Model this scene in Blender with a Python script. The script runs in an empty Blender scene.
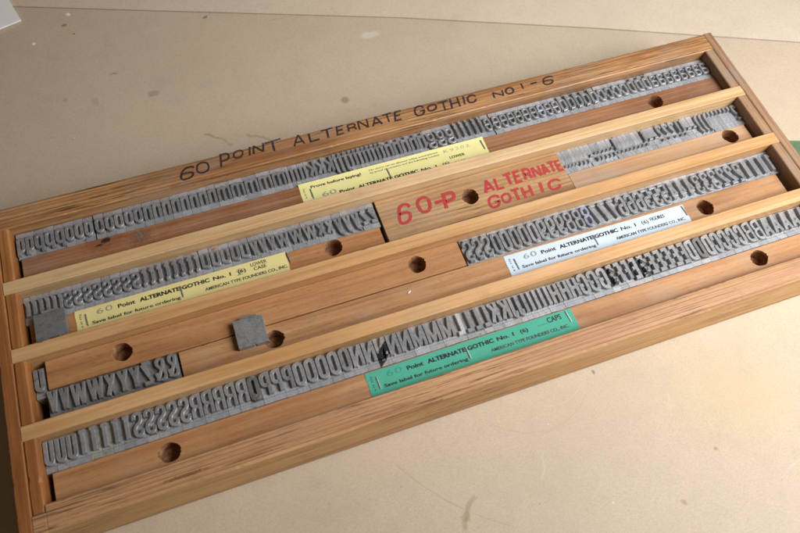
import bpy, bmesh, math, random
from mathutils import Vector, Matrix
random.seed(7)
S = 0.001                                   # everything below is written in millimetres
scene = bpy.context.scene
COL = scene.collection

# ------------------------------------------------------------------ helpers
def new_obj(name, me, mat=None, parent=None):
    o = bpy.data.objects.new(name, me); COL.objects.link(o)
    if me is not None and mat is not None:
        for m in (mat if isinstance(mat, (list, tuple)) else [mat]):
            me.materials.append(m)
    if parent: o.parent = parent
    return o

def tag(o, label=None, cat=None, group=None, kind=None):
    if label: o['label'] = label
    if cat: o['category'] = cat
    if group: o['group'] = group
    if kind: o['kind'] = kind
    return o

def empty(name, loc):
    o = bpy.data.objects.new(name, None); COL.objects.link(o)
    o.location = Vector(loc) * S
    o.empty_display_size = 0.004
    return o

def bm_box(bm, x0, x1, y0, y1, z0, z1, bev=0.0, seg=2):
    vs = [bm.verts.new((x*S, y*S, z*S)) for x in (x0, x1) for y in (y0, y1) for z in (z0, z1)]
    idx = [(0,1,3,2), (4,6,7,5), (0,4,5,1), (2,3,7,6), (0,2,6,4), (1,5,7,3)]
    fs = [bm.faces.new([vs[i] for i in f]) for f in idx]
    if bev > 0:
        es = list({e for f in fs for e in f.edges})
        bmesh.ops.bevel(bm, geom=es, offset=bev*S, segments=seg, affect='EDGES', profile=0.5)

def worn_bar(bm, x0, x1, y0, y1, z0, z1, c=0.6, axis='X', step=3.0, dent=1.0):
    """a timber bar whose long edges are chamfered unevenly, with small dents"""
    a0, a1, b0, b1 = (x0, x1, y0, y1) if axis == 'X' else (y0, y1, x0, x1)
    n = max(2, int((a1-a0)/step)); ring_prev = None
    ch = [[c*(0.8+0.5*random.random()) for _ in range(n+1)] for _ in range(4)]
    for row in ch:                            # smooth, then knock in dents
        for _ in range(2):
            for i in range(1, n): row[i] = (row[i-1]+row[i]*2+row[i+1])/4
        for _ in range(int(n*0.07*dent)):
            i = random.randrange(n+1); row[i] *= random.uniform(1.2, 1.6)
    def vert(a, b, z):
        return bm.verts.new((a*S, b*S, z*S)) if axis == 'X' else bm.verts.new((b*S, a*S, z*S))
    for i in range(n+1):
        a = a0+(a1-a0)*i/n
        e_ = 0.0
        p = [ch[k][i] for k in range(4)]
        if i in (0, n): p = [q*1.2 for q in p]
        w_ = 0.03*math.sin(a*0.05+b0)
        R_ = [(b0, z0+p[0]), (b0, z1-p[1]), (b0+p[1], z1+w_), (b1-p[2], z1+w_), (b1, z1-p[2]), (b1, z0+p[3]), (b1-p[3], z0), (b0+p[0], z0)]
        cur = [vert(a, b, z) for b, z in R_]
        if ring_prev:
            for k in range(8): bm.faces.new((ring_prev[k], ring_prev[(k+1) % 8], cur[(k+1) % 8], cur[k]))
        else: bm.faces.new(cur)
        ring_prev = cur
    bm.faces.new(ring_prev[::-1])

def bm_prism(bm, pts, z0, z1, bev=0.0):
    lo = [bm.verts.new((x*S, y*S, z0*S)) for x, y in pts]
    hi = [bm.verts.new((x*S, y*S, z1*S)) for x, y in pts]
    n = len(pts)
    fs = [bm.faces.new(hi), bm.faces.new(lo[::-1])]
    for i in range(n):
        fs.append(bm.faces.new((lo[i], lo[(i+1) % n], hi[(i+1) % n], hi[i])))
    if bev > 0:
        es = list({e for f in fs for e in f.edges})
        bmesh.ops.bevel(bm, geom=es, offset=bev*S, segments=2, affect='EDGES', profile=0.5)

def mesh_of(bm, name, smooth=False):
    bmesh.ops.recalc_face_normals(bm, faces=bm.faces)
    me = bpy.data.meshes.new(name); bm.to_mesh(me); bm.free()
    if smooth:
        for p in me.polygons: p.use_smooth = True
    return me

# ------------------------------------------------------------------ materials
class NT:
    def __init__(self, name):
        self.m = bpy.data.materials.new(name); self.m.use_nodes = True
        self.t = self.m.node_tree; self.t.nodes.clear()
        self.out = self.n('ShaderNodeOutputMaterial')
        self.b = self.n('ShaderNodeBsdfPrincipled')
        self.l(self.b.outputs[0], self.out.inputs[0])
    def n(self, kind, **kw):
        nd = self.t.nodes.new(kind)
        for k, v in kw.items(): setattr(nd, k, v)
        return nd
    def l(self, a, b): self.t.links.new(a, b)
    def setv(self, nd, i, v):
        if hasattr(v, 'is_output') or isinstance(v, bpy.types.NodeSocket): self.l(v, nd.inputs[i])
        else: nd.inputs[i].default_value = v
    def coord(self, scale=(1,1,1), off=(0,0,0), rot=(0,0,0), kind='Object'):
        tc = self.n('ShaderNodeTexCoord'); mp = self.n('ShaderNodeMapping')
        mp.inputs['Scale'].default_value = scale; mp.inputs['Location'].default_value = off
        mp.inputs['Rotation'].default_value = rot
        self.l(tc.outputs[kind], mp.inputs[0]); return mp.outputs[0]
    def noise(self, vec, scale=1.0, detail=4.0, rough=0.55, dist=0.0):
        nd = self.n('ShaderNodeTexNoise'); self.l(vec, nd.inputs['Vector'])
        nd.inputs['Scale'].default_value = scale; nd.inputs['Detail'].default_value = detail
        nd.inputs['Roughness'].default_value = rough; nd.inputs['Distortion'].default_value = dist
        return nd.outputs['Fac']
    def ramp(self, fac, stops):
        nd = self.n('ShaderNodeValToRGB'); self.l(fac, nd.inputs[0])
        cr = nd.color_ramp
        while len(cr.elements) < len(stops): cr.elements.new(0.5)
        for e, (p, c) in zip(cr.elements, stops):
            e.position = p; e.color = (c, c, c, 1) if isinstance(c, (int, float)) else (*c, 1)
        return nd.outputs[0]
    def mapr(self, v, a, b, c=0.0, d=1.0, smooth=True):
        nd = self.n('ShaderNodeMapRange'); self.setv(nd, 0, v)
        nd.interpolation_type = 'SMOOTHSTEP' if smooth else 'LINEAR'
        for i, x in enumerate((a, b, c, d)): nd.inputs[i+1].default_value = x
        return nd.outputs[0]
    def math(self, op, a, b=0.0):
        nd = self.n('ShaderNodeMath', operation=op); self.setv(nd, 0, a); self.setv(nd, 1, b)
        return nd.outputs[0]
    def mix(self, fac, a, b, blend='MIX'):
        nd = self.n('ShaderNodeMix', data_type='RGBA', blend_type=blend)
        self.setv(nd, 0, fac)
        for i, v in ((6, a), (7, b)):
            if isinstance(v, tuple): nd.inputs[i].default_value = (*v, 1) if len(v) == 3 else v
            else: self.l(v, nd.inputs[i])
        return nd.outputs[2]
    def bump(self, h, strength=0.3, dist=0.0003):
        nd = self.n('ShaderNodeBump'); nd.inputs['Strength'].default_value = strength
        nd.inputs['Distance'].default_value = dist
        self.l(h, nd.inputs['Height']); self.l(nd.outputs[0], self.b.inputs['Normal'])
    def rough(self, v): self.setv(self.b, 'Roughness', v)
    def color(self, c):
        if isinstance(c, tuple): self.b.inputs['Base Color'].default_value = (*c, 1)
        else: self.l(c, self.b.inputs['Base Color'])

def wood(name, light, mid, dark, axis='X', seed=0.0, pores=0.35, porecol=None, streak=0.5, rough=0.5,
         rings=0.35, grey=None, cracks=0.0, top=None, knots=(), grow=0.3):
    """procedural timber: grain runs along the axis; long figure, annual lines, short pores"""
    t = NT(name)
    def sc(a, b):                              # a along the grain, b across it (per metre)
        return (a, b, b) if axis == 'X' else (b, a, b)
    off = (seed*3.1, seed*1.7, seed*0.9)
    big = t.noise(t.coord(sc(6, 70), off), 1, 3, 0.55, 0.6)
    figure = t.noise(t.coord(sc(9, 330), off), 1, 5, 0.6, 0.8)
    fine = t.noise(t.coord(sc(40, 1500), off), 1, 3, 0.7)
    col = t.ramp(t.math('ADD', t.math('MULTIPLY', big, 0.55), t.math('MULTIPLY', figure, 0.45)),
                 [(0.38, dark), (0.5, mid), (0.61, light)])
    if top:                                   # worn upper face, the sides keep their fresher colour
        ge = t.n('ShaderNodeNewGeometry'); sp = t.n('ShaderNodeSeparateXYZ'); t.l(ge.outputs['Normal'], sp.inputs[0])
        tn = t.noise(t.coord(sc(12, 240), off), 1, 4, 0.6)
        col = t.mix(t.math('MULTIPLY', t.mapr(sp.outputs[2], 0.3, 0.8), t.mapr(tn, 0.3, 0.7, top[1]*0.55, top[1])), col, top[0])
    # annual rings: wavy lines along the grain
    wv = t.n('ShaderNodeTexWave', wave_type='BANDS', bands_direction='Y' if axis == 'X' else 'X')
    t.l(t.coord(sc(2.2, 60), off), wv.inputs['Vector'])
    wv.inputs['Scale'].default_value = 1.4; wv.inputs['Distortion'].default_value = 7
    wv.inputs['Detail'].default_value = 3; wv.inputs['Detail Scale'].default_value = 0.9
    wl = t.mapr(wv.outputs['Fac'], 0.72, 1.0, 0, rings)
    col = t.mix(wl, col, dark)
    col = t.mix(t.mapr(fine, 0.3, 0.75, 0, streak), col, mid, 'MULTIPLY') if False else t.mix(t.mapr(fine, 0.44, 0.74, 0, streak), col, dark)
    wg = t.n('ShaderNodeTexWave', wave_type='BANDS', bands_direction='Y' if axis == 'X' else 'X')
    t.l(t.coord(sc(1.2, 95), off), wg.inputs['Vector'])
    wg.inputs['Scale'].default_value = 1.0; wg.inputs['Distortion'].default_value = 9
    wg.inputs['Detail'].default_value = 4; wg.inputs['Detail Scale'].default_value = 0.35; wg.inputs['Detail Roughness'].default_value = 0.6
    gg = t.noise(t.coord(sc(8, 60), (off[0], off[1]+5, 1)), 1, 3)
    gl = t.math('MULTIPLY', t.mapr(wg.outputs['Fac'], 0.7, 0.98, 0, grow), t.mapr(gg, 0.35, 0.6))
    col = t.mix(gl, col, tuple(c*0.8 for c in dark))
    p = t.noise(t.coord(sc(190, 2100), off), 1, 2, 0.5)
    pm = t.mapr(p, 0.60, 0.70, 0, pores)
    pc = porecol or tuple(c*0.35 for c in dark)
    col = t.mix(pm, col, pc)
    if cracks > 0:
        ck = t.noise(t.coord(sc(22, 1100), (off[0]+4, off[1]+2, off[2])), 1, 4, 0.65, 0.4)
        gate = t.noise(t.coord((18, 18, 18), (off[0]+9, off[1], off[2])), 1, 2)
        cm = t.math('MULTIPLY', t.mapr(ck, 0.55, 0.60), t.mapr(gate, 0.42, 0.58, cracks*0.25, cracks))
        col = t.mix(cm, col, tuple(c*0.30 for c in dark))
    if grey:                                  # grimy patches rubbed in by years of handling
        g = t.noise(t.coord((26, 26, 26), (seed+2, seed, 0)), 1, 5, 0.6, 0.5)
        col = t.mix(t.mapr(g, 0.45, 0.72, 0, grey[1]), col, grey[0])
    for (kx, ky, r0, sx, kc, ks) in knots:
        wn = t.noise(t.coord((1, 1, 1), (kx, 0, 0)), 420, 3, 0.7)
        mp = t.n('ShaderNodeMapping', vector_type='TEXTURE'); mp.inputs['Location'].default_value = (kx*S, ky*S, ZF*S)
        mp.inputs['Scale'].default_value = (sx, 1, 60)
        t.l(t.coord(), mp.inputs[0])
        ln = t.n('ShaderNodeVectorMath', operation='LENGTH'); t.l(mp.outputs[0], ln.inputs[0])
        dd = t.math('ADD', ln.outputs['Value'], t.math('MULTIPLY', t.math('SUBTRACT', wn, 0.5), r0*S*1.6))
        col = t.mix(t.mapr(dd, r0*S*1.25, r0*S*0.55, 0, ks), col, kc)
    sm = t.noise(t.coord((45, 45, 45), (seed, 0, 3)), 1, 5, 0.65)
    col = t.mix(t.mapr(sm, 0.5, 0.8, 0, 0.22), col, tuple(c*0.5 for c in dark))
    t.color(col)
    t.rough(t.mapr(fine, 0.2, 0.8, rough-0.08, rough+0.12))
    h = t.math('SUBTRACT', t.math('MULTIPLY', fine, 0.6), pm)
    t.bump(h, 0.35, 0.00025)
    t.b.inputs['Specular IOR Level'].default_value = 0.5
    return t.m

def metal(name, base=(0.33, 0.335, 0.345), metallic=0.3, rough=0.42, ink=None, seed=0, tint=None, ymask=None):
    t = NT(name)
    oi = t.n('ShaderNodeObjectInfo')
    rnd = oi.outputs['Random']
    v = t.coord((1, 1, 1), (seed, seed, 0))
    n1 = t.noise(v, 160, 4, 0.6)
    n2 = t.noise(v, 900, 3, 0.6)
    dark = tuple(c*0.62 for c in base); lite = tuple(min(1, c*1.18) for c in base)
    col = t.ramp(t.math('ADD', t.math('MULTIPLY', n1, 0.6), t.math('MULTIPLY', n2, 0.4)), [(0.3, dark), (0.52, base), (0.72, lite)])
    k = t.mapr(rnd, 0, 1, 0.80, 1.12, False)
    cb = t.n('ShaderNodeCombineColor')
    for i in range(3): t.l(k, cb.inputs[i])
    col = t.mix(1.0, col, cb.outputs[0], 'MULTIPLY')
    # brownish / bluish oxide from sort to sort
    col = t.mix(t.mapr(t.math('FRACT', t.math('MULTIPLY', rnd, 7.31)), 0.55, 1.0, 0, 0.22), col, tint or (0.30, 0.28, 0.22))
    ox = t.noise(v, 60, 3)
    col = t.mix(t.mapr(ox, 0.5, 0.75, 0, 0.3), col, (0.16, 0.175, 0.20))
    sv = t.n('ShaderNodeVectorMath', operation='ADD'); t.l(v, sv.inputs[0])
    cs = t.n('ShaderNodeCombineXYZ'); t.l(t.math('MULTIPLY', rnd, 3.7), cs.inputs[0]); t.l(t.math('MULTIPLY', rnd, 1.9), cs.inputs[1])
    t.l(cs.outputs[0], sv.inputs[1])
    gr = t.noise(sv.outputs[0], 330, 4, 0.7)   # residue of old ink and nicks, different on every sort
    col = t.mix(t.mapr(gr, 0.58, 0.68, 0, 0.55), col, (0.06, 0.06, 0.065))
    col = t.mix(t.mapr(gr, 0.38, 0.30, 0, 0.35), col, (0.62, 0.63, 0.66))
    if ink:                                   # dried printing ink left on the sort
        inkn = t.noise(v, ink[1], 3, 0.6)
        m = t.mapr(inkn, ink[2], ink[2]+0.04, 0, 0.95)
        if ymask:                             # the ink sits between two heights of the sort
            sp = t.n('ShaderNodeSeparateXYZ'); t.l(t.coord(), sp.inputs[0])
            yy = t.math('ADD', sp.outputs[1], t.math('ADD', t.math('MULTIPLY', sp.outputs[0], ymask[2]), t.math('MULTIPLY', t.math('SUBTRACT', inkn, 0.5), 0.006)))
            m = t.math('MULTIPLY', t.mapr(yy, ymask[0]*S, (ymask[0]+0.5)*S), t.mapr(yy, ymask[1]*S, (ymask[1]-0.5)*S))
            m = t.math('MULTIPLY', m, t.mapr(inkn, ink[2], ink[2]+0.05, 0, 0.97))
        col = t.mix(m, col, ink[0])
    t.color(col)
    t.b.inputs['Metallic'].default_value = metallic
    t.rough(t.mapr(n2, 0.2, 0.8, rough-0.1, rough+0.14))
    t.bump(n2, 0.25, 0.0001)
    return t.m

def flat(name, c, rough=0.7, var=0.12, scale=200, metallic=0.0, bump=0.0):
    t = NT(name)
    n = t.noise(t.coord((1, 1, 1)), scale, 4, 0.6)
    col = t.ramp(n, [(0.3, tuple(x*(1-var) for x in c)), (0.7, tuple(min(1, x*(1+var)) for x in c))])
    t.color(col); t.rough(rough); t.b.inputs['Specular IOR Level'].default_value = 0.2; t.b.inputs['Metallic'].default_value = metallic
    if bump: t.bump(n, bump, 0.0002)
    return t.m

def marker(name, c, thin=0.35, stretch=(60, 900, 60)):
    """felt pen soaked into the grain: the wood shows through in streaks"""
    t = NT(name)
    t.color(c); t.rough(0.55)
    n = t.noise(t.coord(stretch), 1, 3, 0.7)
    m = t.mapr(n, 0.48, 0.64, 0.93, 1-thin)
    tr = t.n('ShaderNodeBsdfTransparent'); mx = t.n('ShaderNodeMixShader')
    t.l(m, mx.inputs[0]); t.l(tr.outputs[0], mx.inputs[1]); t.l(t.b.outputs[0], mx.inputs[2])
    t.l(mx.outputs[0], t.out.inputs[0])
    return t.m

# ------------------------------------------------------------------ measures of the case
H, ZF, ZS, ZT, TABLE = 31.2, 22.3, 21.4, 23.3, -15.3
W, D, TD, WF, WB, WE, NOT = 563.6, 41.507, 9.779, 16.2, 17.4, 16.1, 7.8
YF = {1: 153.633, 2: 103.45, 3: 50.957, 4: 0.0}         # front of each row
YB = {1: 195.365, 2: 143.854, 3: 93.671, 4: 41.178}     # back of each row
BODY = 21.08

# ------------------------------------------------------------------ the table
def table_mat(name, base, stains=True, seed=0.0):
    t = NT(name)
    v = t.coord()
    f = t.noise(v, 900, 3, 0.7); g = t.noise(v, 9, 4, 0.55); h = t.noise(v, 2500, 2, 0.7)
    fib = t.noise(t.coord((300, 1300, 1), (seed, 0, 0), (0, 0, 0.35)), 1, 3, 0.7)
    col = t.ramp(t.math('ADD', t.math('MULTIPLY', f, 0.45), t.math('ADD', t.math('MULTIPLY', h, 0.25), t.math('MULTIPLY', fib, 0.3))),
                 [(0.32, tuple(c*0.76 for c in base)), (0.5, base), (0.68, tuple(min(1, c*1.16) for c in base))])
    col = t.mix(t.mapr(t.noise(v, 55, 6, 0.7), 0.4, 0.7, 0, 0.16), col, tuple(c*0.72 for c in base))
    col = t.mix(t.mapr(g, 0.42, 0.75, 0, 0.25), col, tuple(c*0.84 for c in base))
    col = t.mix(t.mapr(t.noise(v, 26, 5, 0.65), 0.55, 0.78, 0, 0.16), col, (0.26, 0.21, 0.16))
    if stains:
        wn = t.n('ShaderNodeTexNoise'); t.l(v, wn.inputs['Vector']); wn.inputs['Scale'].default_value = 120
        wn.inputs['Detail'].default_value = 3
        warp = t.n('ShaderNodeVectorMath', operation='MULTIPLY_ADD')
        t.l(wn.outputs['Color'], warp.inputs[0]); warp.inputs[1].default_value = (0.006, 0.006, 0)
        t.l(v, warp.inputs[2])
        def dist(cx, cy, warped=True, sx=1, sy=1, rot=0):
            mp = t.n('ShaderNodeMapping', vector_type='TEXTURE')
            mp.inputs['Location'].default_value = ((cx+(3 if warped else 0))*S, (cy+(3 if warped else 0))*S, TABLE*S)
            mp.inputs['Rotation'].default_value = (0, 0, math.radians(rot))
            mp.inputs['Scale'].default_value = (sx, sy, 1)
            t.l(warp.outputs[0] if warped else v, mp.inputs[0])
            ln = t.n('ShaderNodeVectorMath', operation='LENGTH')
            sep = t.n('ShaderNodeSeparateXYZ'); cmb = t.n('ShaderNodeCombineXYZ')
            t.l(mp.outputs[0], sep.inputs[0]); t.l(sep.outputs[0], cmb.inputs[0]); t.l(sep.outputs[1], cmb.inputs[1])
            t.l(cmb.outputs[0], ln.inputs[0]); return ln.outputs['Value'], sep
        def blob(cx, cy, r, c, s, soft=0.35, **k):
            nonlocal col
            d, _ = dist(cx, cy, **k)
            col = t.mix(t.mapr(d, r*S*(1+soft), r*S*(1-soft), 0, s), col, c)
        def ring(cx, cy, r, w, c, s, a0=None, a1=None, warped=False, side=None):
            nonlocal col
            d, sep = dist(cx, cy, warped)
            m = t.mapr(t.math('ABSOLUTE', t.math('SUBTRACT', d, r*S)), w*S, w*S*0.3, 0, s)
            if a0 is not None:                   # keep only the arc between the two angles
                an = t.math('ARCTAN2', sep.outputs[1], sep.outputs[0])
                mid, half = math.radians((a0+a1)/2), math.radians((a1-a0)/2)
                dd = t.math('ABSOLUTE', t.math('SUBTRACT', an, mid))
                m = t.math('MULTIPLY', m, t.mapr(dd, half, half*0.75, 0, 1))
            pn = t.noise(v, 180, 3)
            m = t.math('MULTIPLY', m, t.mapr(pn, 0.3, 0.55, 0.35, 1))
            col = t.mix(m, col, c)
        br = (0.23, 0.15, 0.08)
        blob(175.8, 403.8, 2.2, (0.12, 0.07, 0.05), 0.6, sx=1.2, sy=0.8)
        blob(268.7, 272.8, 3.4, br, 0.6, warped=False)
        ring(137, 243, 30, 1.7, br, 0.5, 20, 75, True)
        ring(170, 226, 36, 1.5, br, 0.45, 40, 78, True)
        blob(122, 339, 9, (0.30, 0.27, 0.25), 0.2, 0.9); blob(113.8, 327.9, 3, (0.13, 0.1, 0.08), 0.35, sx=1.6)
        blob(130, 318, 7, (0.30, 0.27, 0.25), 0.15, 0.9); blob(160, 326, 6, (0.30, 0.27, 0.25), 0.15, 0.9)
        blob(313.6, 338.7, 6.5, (0.62, 0.58, 0.55), 0.5, sx=1.3, sy=0.6)
        blob(42.7, 343.1, 2.2, br, 0.3); blob(66, 333.5, 3, br, 0.22, sy=1.4)
        blob(59, 442.7, 1.7, (0.8, 0.78, 0.7), 0.95); blob(25.9, 414.6, 1.4, (0.85, 0.83, 0.8), 0.95, warped=False)
        blob(60.6, 416.6, 1.0, (0.5, 0.09, 0.03), 0.9, warped=False); blob(54, 430, 1.6, (0.13, 0.09, 0.07), 0.6, sx=1.5)
        blob(86, 360, 1.8, (0.2, 0.14, 0.1), 0.5, sx=2.2, sy=0.5)
        ring(262, -99, 29, 2.8, br, 0.42, 112, 168, True); blob(238, -83, 3.0, br, 0.3)
        ring(316, 2, 50, 0.55, (0.40, 0.30, 0.18), 0.4, -148, -30)
        ring(330, -4, 30, 0.45, (0.58, 0.50, 0.39), 0.35, -130, -40)
        ring(360, 50, 176, 0.35, (0.26, 0.19, 0.13), 0.45, -153, -121)
        blob(453.6, -72, 26, (0.55, 0.42, 0.2), 0.28, 0.9, sx=1.5, rot=-20)
        blob(364.1, -20.4, 1.3, (0.08, 0.07, 0.06), 0.6, sy=1.6); blob(380.6, -122.3, 2.0, (0.25, 0.17, 0.1), 0.5)
        blob(420, -98, 1.2, br, 0.6); blob(405, -60, 4, (0.6, 0.52, 0.42), 0.15, sx=2.5, sy=0.25, rot=70)
        blob(470, -125, 5, (0.6, 0.54, 0.45), 0.25, sx=3, sy=0.12, rot=15)
        blob(330, -95, 4, (0.6, 0.52, 0.42), 0.15, sx=2.2, sy=0.2, rot=40)
        blob(300, -70, 6, (0.6, 0.54, 0.44), 0.3, sx=1.8, sy=0.12, rot=60)
        # loose scatter of specks and faint scratches
        for sc_, th, c_, s_ in ((170, 0.055, (0.12, 0.09, 0.07), 0.6), (110, 0.04, (0.75, 0.72, 0.66), 0.7)):
            vo = t.n('ShaderNodeTexVoronoi', feature='F1'); t.l(t.coord((1, 1, 0), (sc_*0.01, 0.3, 0)), vo.inputs['Vector'])
            vo.inputs['Scale'].default_value = sc_*0.5
            pick = t.n('ShaderNodeSeparateColor'); t.l(vo.outputs['Color'], pick.inputs[0])
            m = t.math('MULTIPLY', t.mapr(vo.outputs['Distance'], th, th*0.4, 0, s_), t.mapr(pick.outputs[0], 0.74, 0.76))
            col = t.mix(m, col, c_)
        sc2 = t.noise(t.coord((5, 520, 1), (2, 1, 0), (0, 0, 0.9)), 1, 2, 0.4)
        gt = t.noise(t.coord((14, 14, 1), (5, 4, 0)), 1, 2)
        col = t.mix(t.math('MULTIPLY', t.mapr(sc2, 0.72, 0.76, 0, 0.12), t.mapr(gt, 0.5, 0.6)), col, (0.72, 0.66, 0.56))
    for kk, (rot, sc_, th) in enumerate(((0.2, 700, 0.66), (1.3, 600, 0.67), (2.3, 800, 0.66))):   # rubbed-in hairline scratches
        sn = t.noise(t.coord((9, sc_, 1), (kk*3+1, kk, 0), (0, 0, rot)), 1, 3, 0.5)
        gt = t.noise(t.coord((25, 25, 1), (kk*5, 2, 0)), 1, 3)
        col = t.mix(t.math('MULTIPLY', t.mapr(sn, th, th+0.05, 0, 0.22), t.mapr(gt, 0.45, 0.6)), col, tuple(c*(0.6 if kk else 1.35) for c in base))
    t.color(col); t.rough(0.62); t.b.inputs['Specular IOR Level'].default_value = 0.35
    t.bump(f, 0.12, 0.0002)
    return t.m

seam = [(-400, 606), (11.9, 465.7), (104.1, 433.8), (347, 350.4), (523, 283.0), (698.1, 211.7), (1100, 45)]
bm = bmesh.new()
bm_prism(bm, [(-400, -600), (1300, -600), (1300, -40)] + [(1100, 45)] + seam[-2::-1], TABLE-18, TABLE, 0.5)
o = new_obj('table_top', mesh_of(bm, 'table_top'), table_mat('kraft board', (0.495, 0.405, 0.305)))
tag(o, kind='structure', label='tan hardboard table surface with stains, scratches and specks under the case')
bm = bmesh.new()
bm_prism(bm, [(x+0.6, y+1.0) for x, y in seam] + [(1500, 1300), (-400, 1300)], TABLE-18, TABLE+0.4, 0.5)
o = new_obj('table_top_extension', mesh_of(bm, 'table_top_extension'), table_mat('paler kraft board', (0.57, 0.48, 0.375), False, 3.0))
tag(o, kind='structure', label='paler board of the table beyond the dark seam')

# ------------------------------------------------------------------ timbers
pine_l, pine_m, pine_d = (0.42, 0.235, 0.115), (0.34, 0.17, 0.075), (0.22, 0.095, 0.036)
M_back = wood('red brown rail timber', (0.50, 0.285, 0.13), (0.41, 0.21, 0.085), (0.24, 0.10, 0.036), seed=1.3, rings=0.5, streak=0.45, cracks=0.9, grow=0.75, grey=((0.25, 0.21, 0.17), 0.35))
M_front = wood('front rail timber', (0.64, 0.395, 0.175), (0.56, 0.32, 0.125), (0.36, 0.17, 0.06), seed=4.4, rings=0.5, streak=0.35, cracks=0.9, grow=0.85, top=((0.42, 0.23, 0.145), 0.75), knots=((80, -10, 1.2, 13, (0.12, 0.04, 0.02), 0.7), (118, -12, 0.8, 20, (0.15, 0.055, 0.025), 0.7)))
M_side_l = wood('left rail timber', (0.42, 0.19, 0.06), (0.34, 0.135, 0.038), (0.22, 0.075, 0.02), axis='Y', seed=2.2, rings=0.5, streak=0.45)
M_side_r = wood('right rail timber', (0.44, 0.29, 0.18), (0.37, 0.225, 0.13), (0.23, 0.12, 0.065), axis='Y', seed=6.1, rings=0.55, streak=0.45, grey=((0.24, 0.22, 0.19), 0.6))
def divider_mat(k):
    q = 0.97 if k == 1 else 0.85
    return wood('yellow divider timber', (0.65, 0.48*q, 0.29*q*q), (0.58, 0.40*q, 0.215*q*q), (0.46, 0.28*q, 0.12*q*q), seed=8.0+k*2.3, rings=0.3, streak=0.2, pores=0.25,
                porecol=(0.3, 0.17, 0.07), grow=0.12, grey=((0.4, 0.31, 0.2), 0.2))
M_floor = wood('case floor timber', (0.2, 0.12, 0.06), (0.16, 0.09, 0.045), (0.1, 0.05, 0.025), seed=9.7)

case = empty('type_case', (W/2, YB[1]/2, TABLE))
tag(case, 'shallow wooden type case with three pale dividers and handwriting on its back rail', 'type case')
def cpart(name, bm, mat):
    me = mesh_of(bm, name)
    o = new_obj(name, me, mat, case)
    o.location = -case.location
    return o
ZB = -10.2
bm = bmesh.new(); worn_bar(bm, -NOT-0.2, W+NOT+0.2, YB[1], YB[1]+WB, ZB, H, 0.7)
back_rail = cpart('back_rail', bm, M_back)
bm = bmesh.new()
worn_bar(bm, 0.4, W-0.4, -WF, 0, ZB, H, 0.8); bm_box(bm, -NOT-0.2, 0.3, -WF+0.1, -4.6, ZB, H-0.1, 0.6); bm_box(bm, W-0.3, W+NOT+0.2, -WF+0.1, -4.6, ZB, H-0.1, 0.6)
cpart('front_rail', bm, M_front)
for side, m in ((-1, M_side_l), (1, M_side_r)):
    bm = bmesh.new()
    def X(a, b):
        return (min(side*a, side*b)+(W if side > 0 else 0), max(side*a, side*b)+(W if side > 0 else 0))
    x0, x1 = X(NOT, WE)
    worn_bar(bm, x0, x1, -WF, YB[1]+WB, ZB+0.1, H-0.05, 0.8, 'Y')
    x0, x1 = X(0, NOT-0.06)
    segs = [(-4.2, YF[3]-TD-0.25), (YF[3]+0.25, YF[2]-TD-0.25), (YF[2]+0.25, YF[1]-TD-0.25), (YF[1]+0.25, YB[1]-0.1)]
    for a, b in segs: worn_bar(bm, x0, x1, a, b, ZB+0.3, H-0.25, 1.0 if side < 0 else 0.6, 'Y')
    cpart('side_rail', bm, m)
for k in (1, 2, 3):
    bm = bmesh.new()
    worn_bar(bm, -NOT, W+NOT, YF[k]-TD, YF[k], 0.1, H+0.05, 0.45)
    cpart('divider', bm, divider_mat(k))
bm = bmesh.new()
bm_box(bm, -0.3, W+0.3, -0.3, YB[1]+0.3, -6, 0, 0); 
cpart('case_floor', bm, M_floor)
bm = bmesh.new(); bm_box(bm, -WE+0.3, W+WE-0.3, -WF+0.35, YB[1]+WB-0.35, TABLE+0.05, ZB-0.05, 0.3)
cpart('base_board', bm, wood('base timber', (0.5, 0.33, 0.17), (0.42, 0.26, 0.12), (0.28, 0.15, 0.06), seed=12, rings=0.6))

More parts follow.
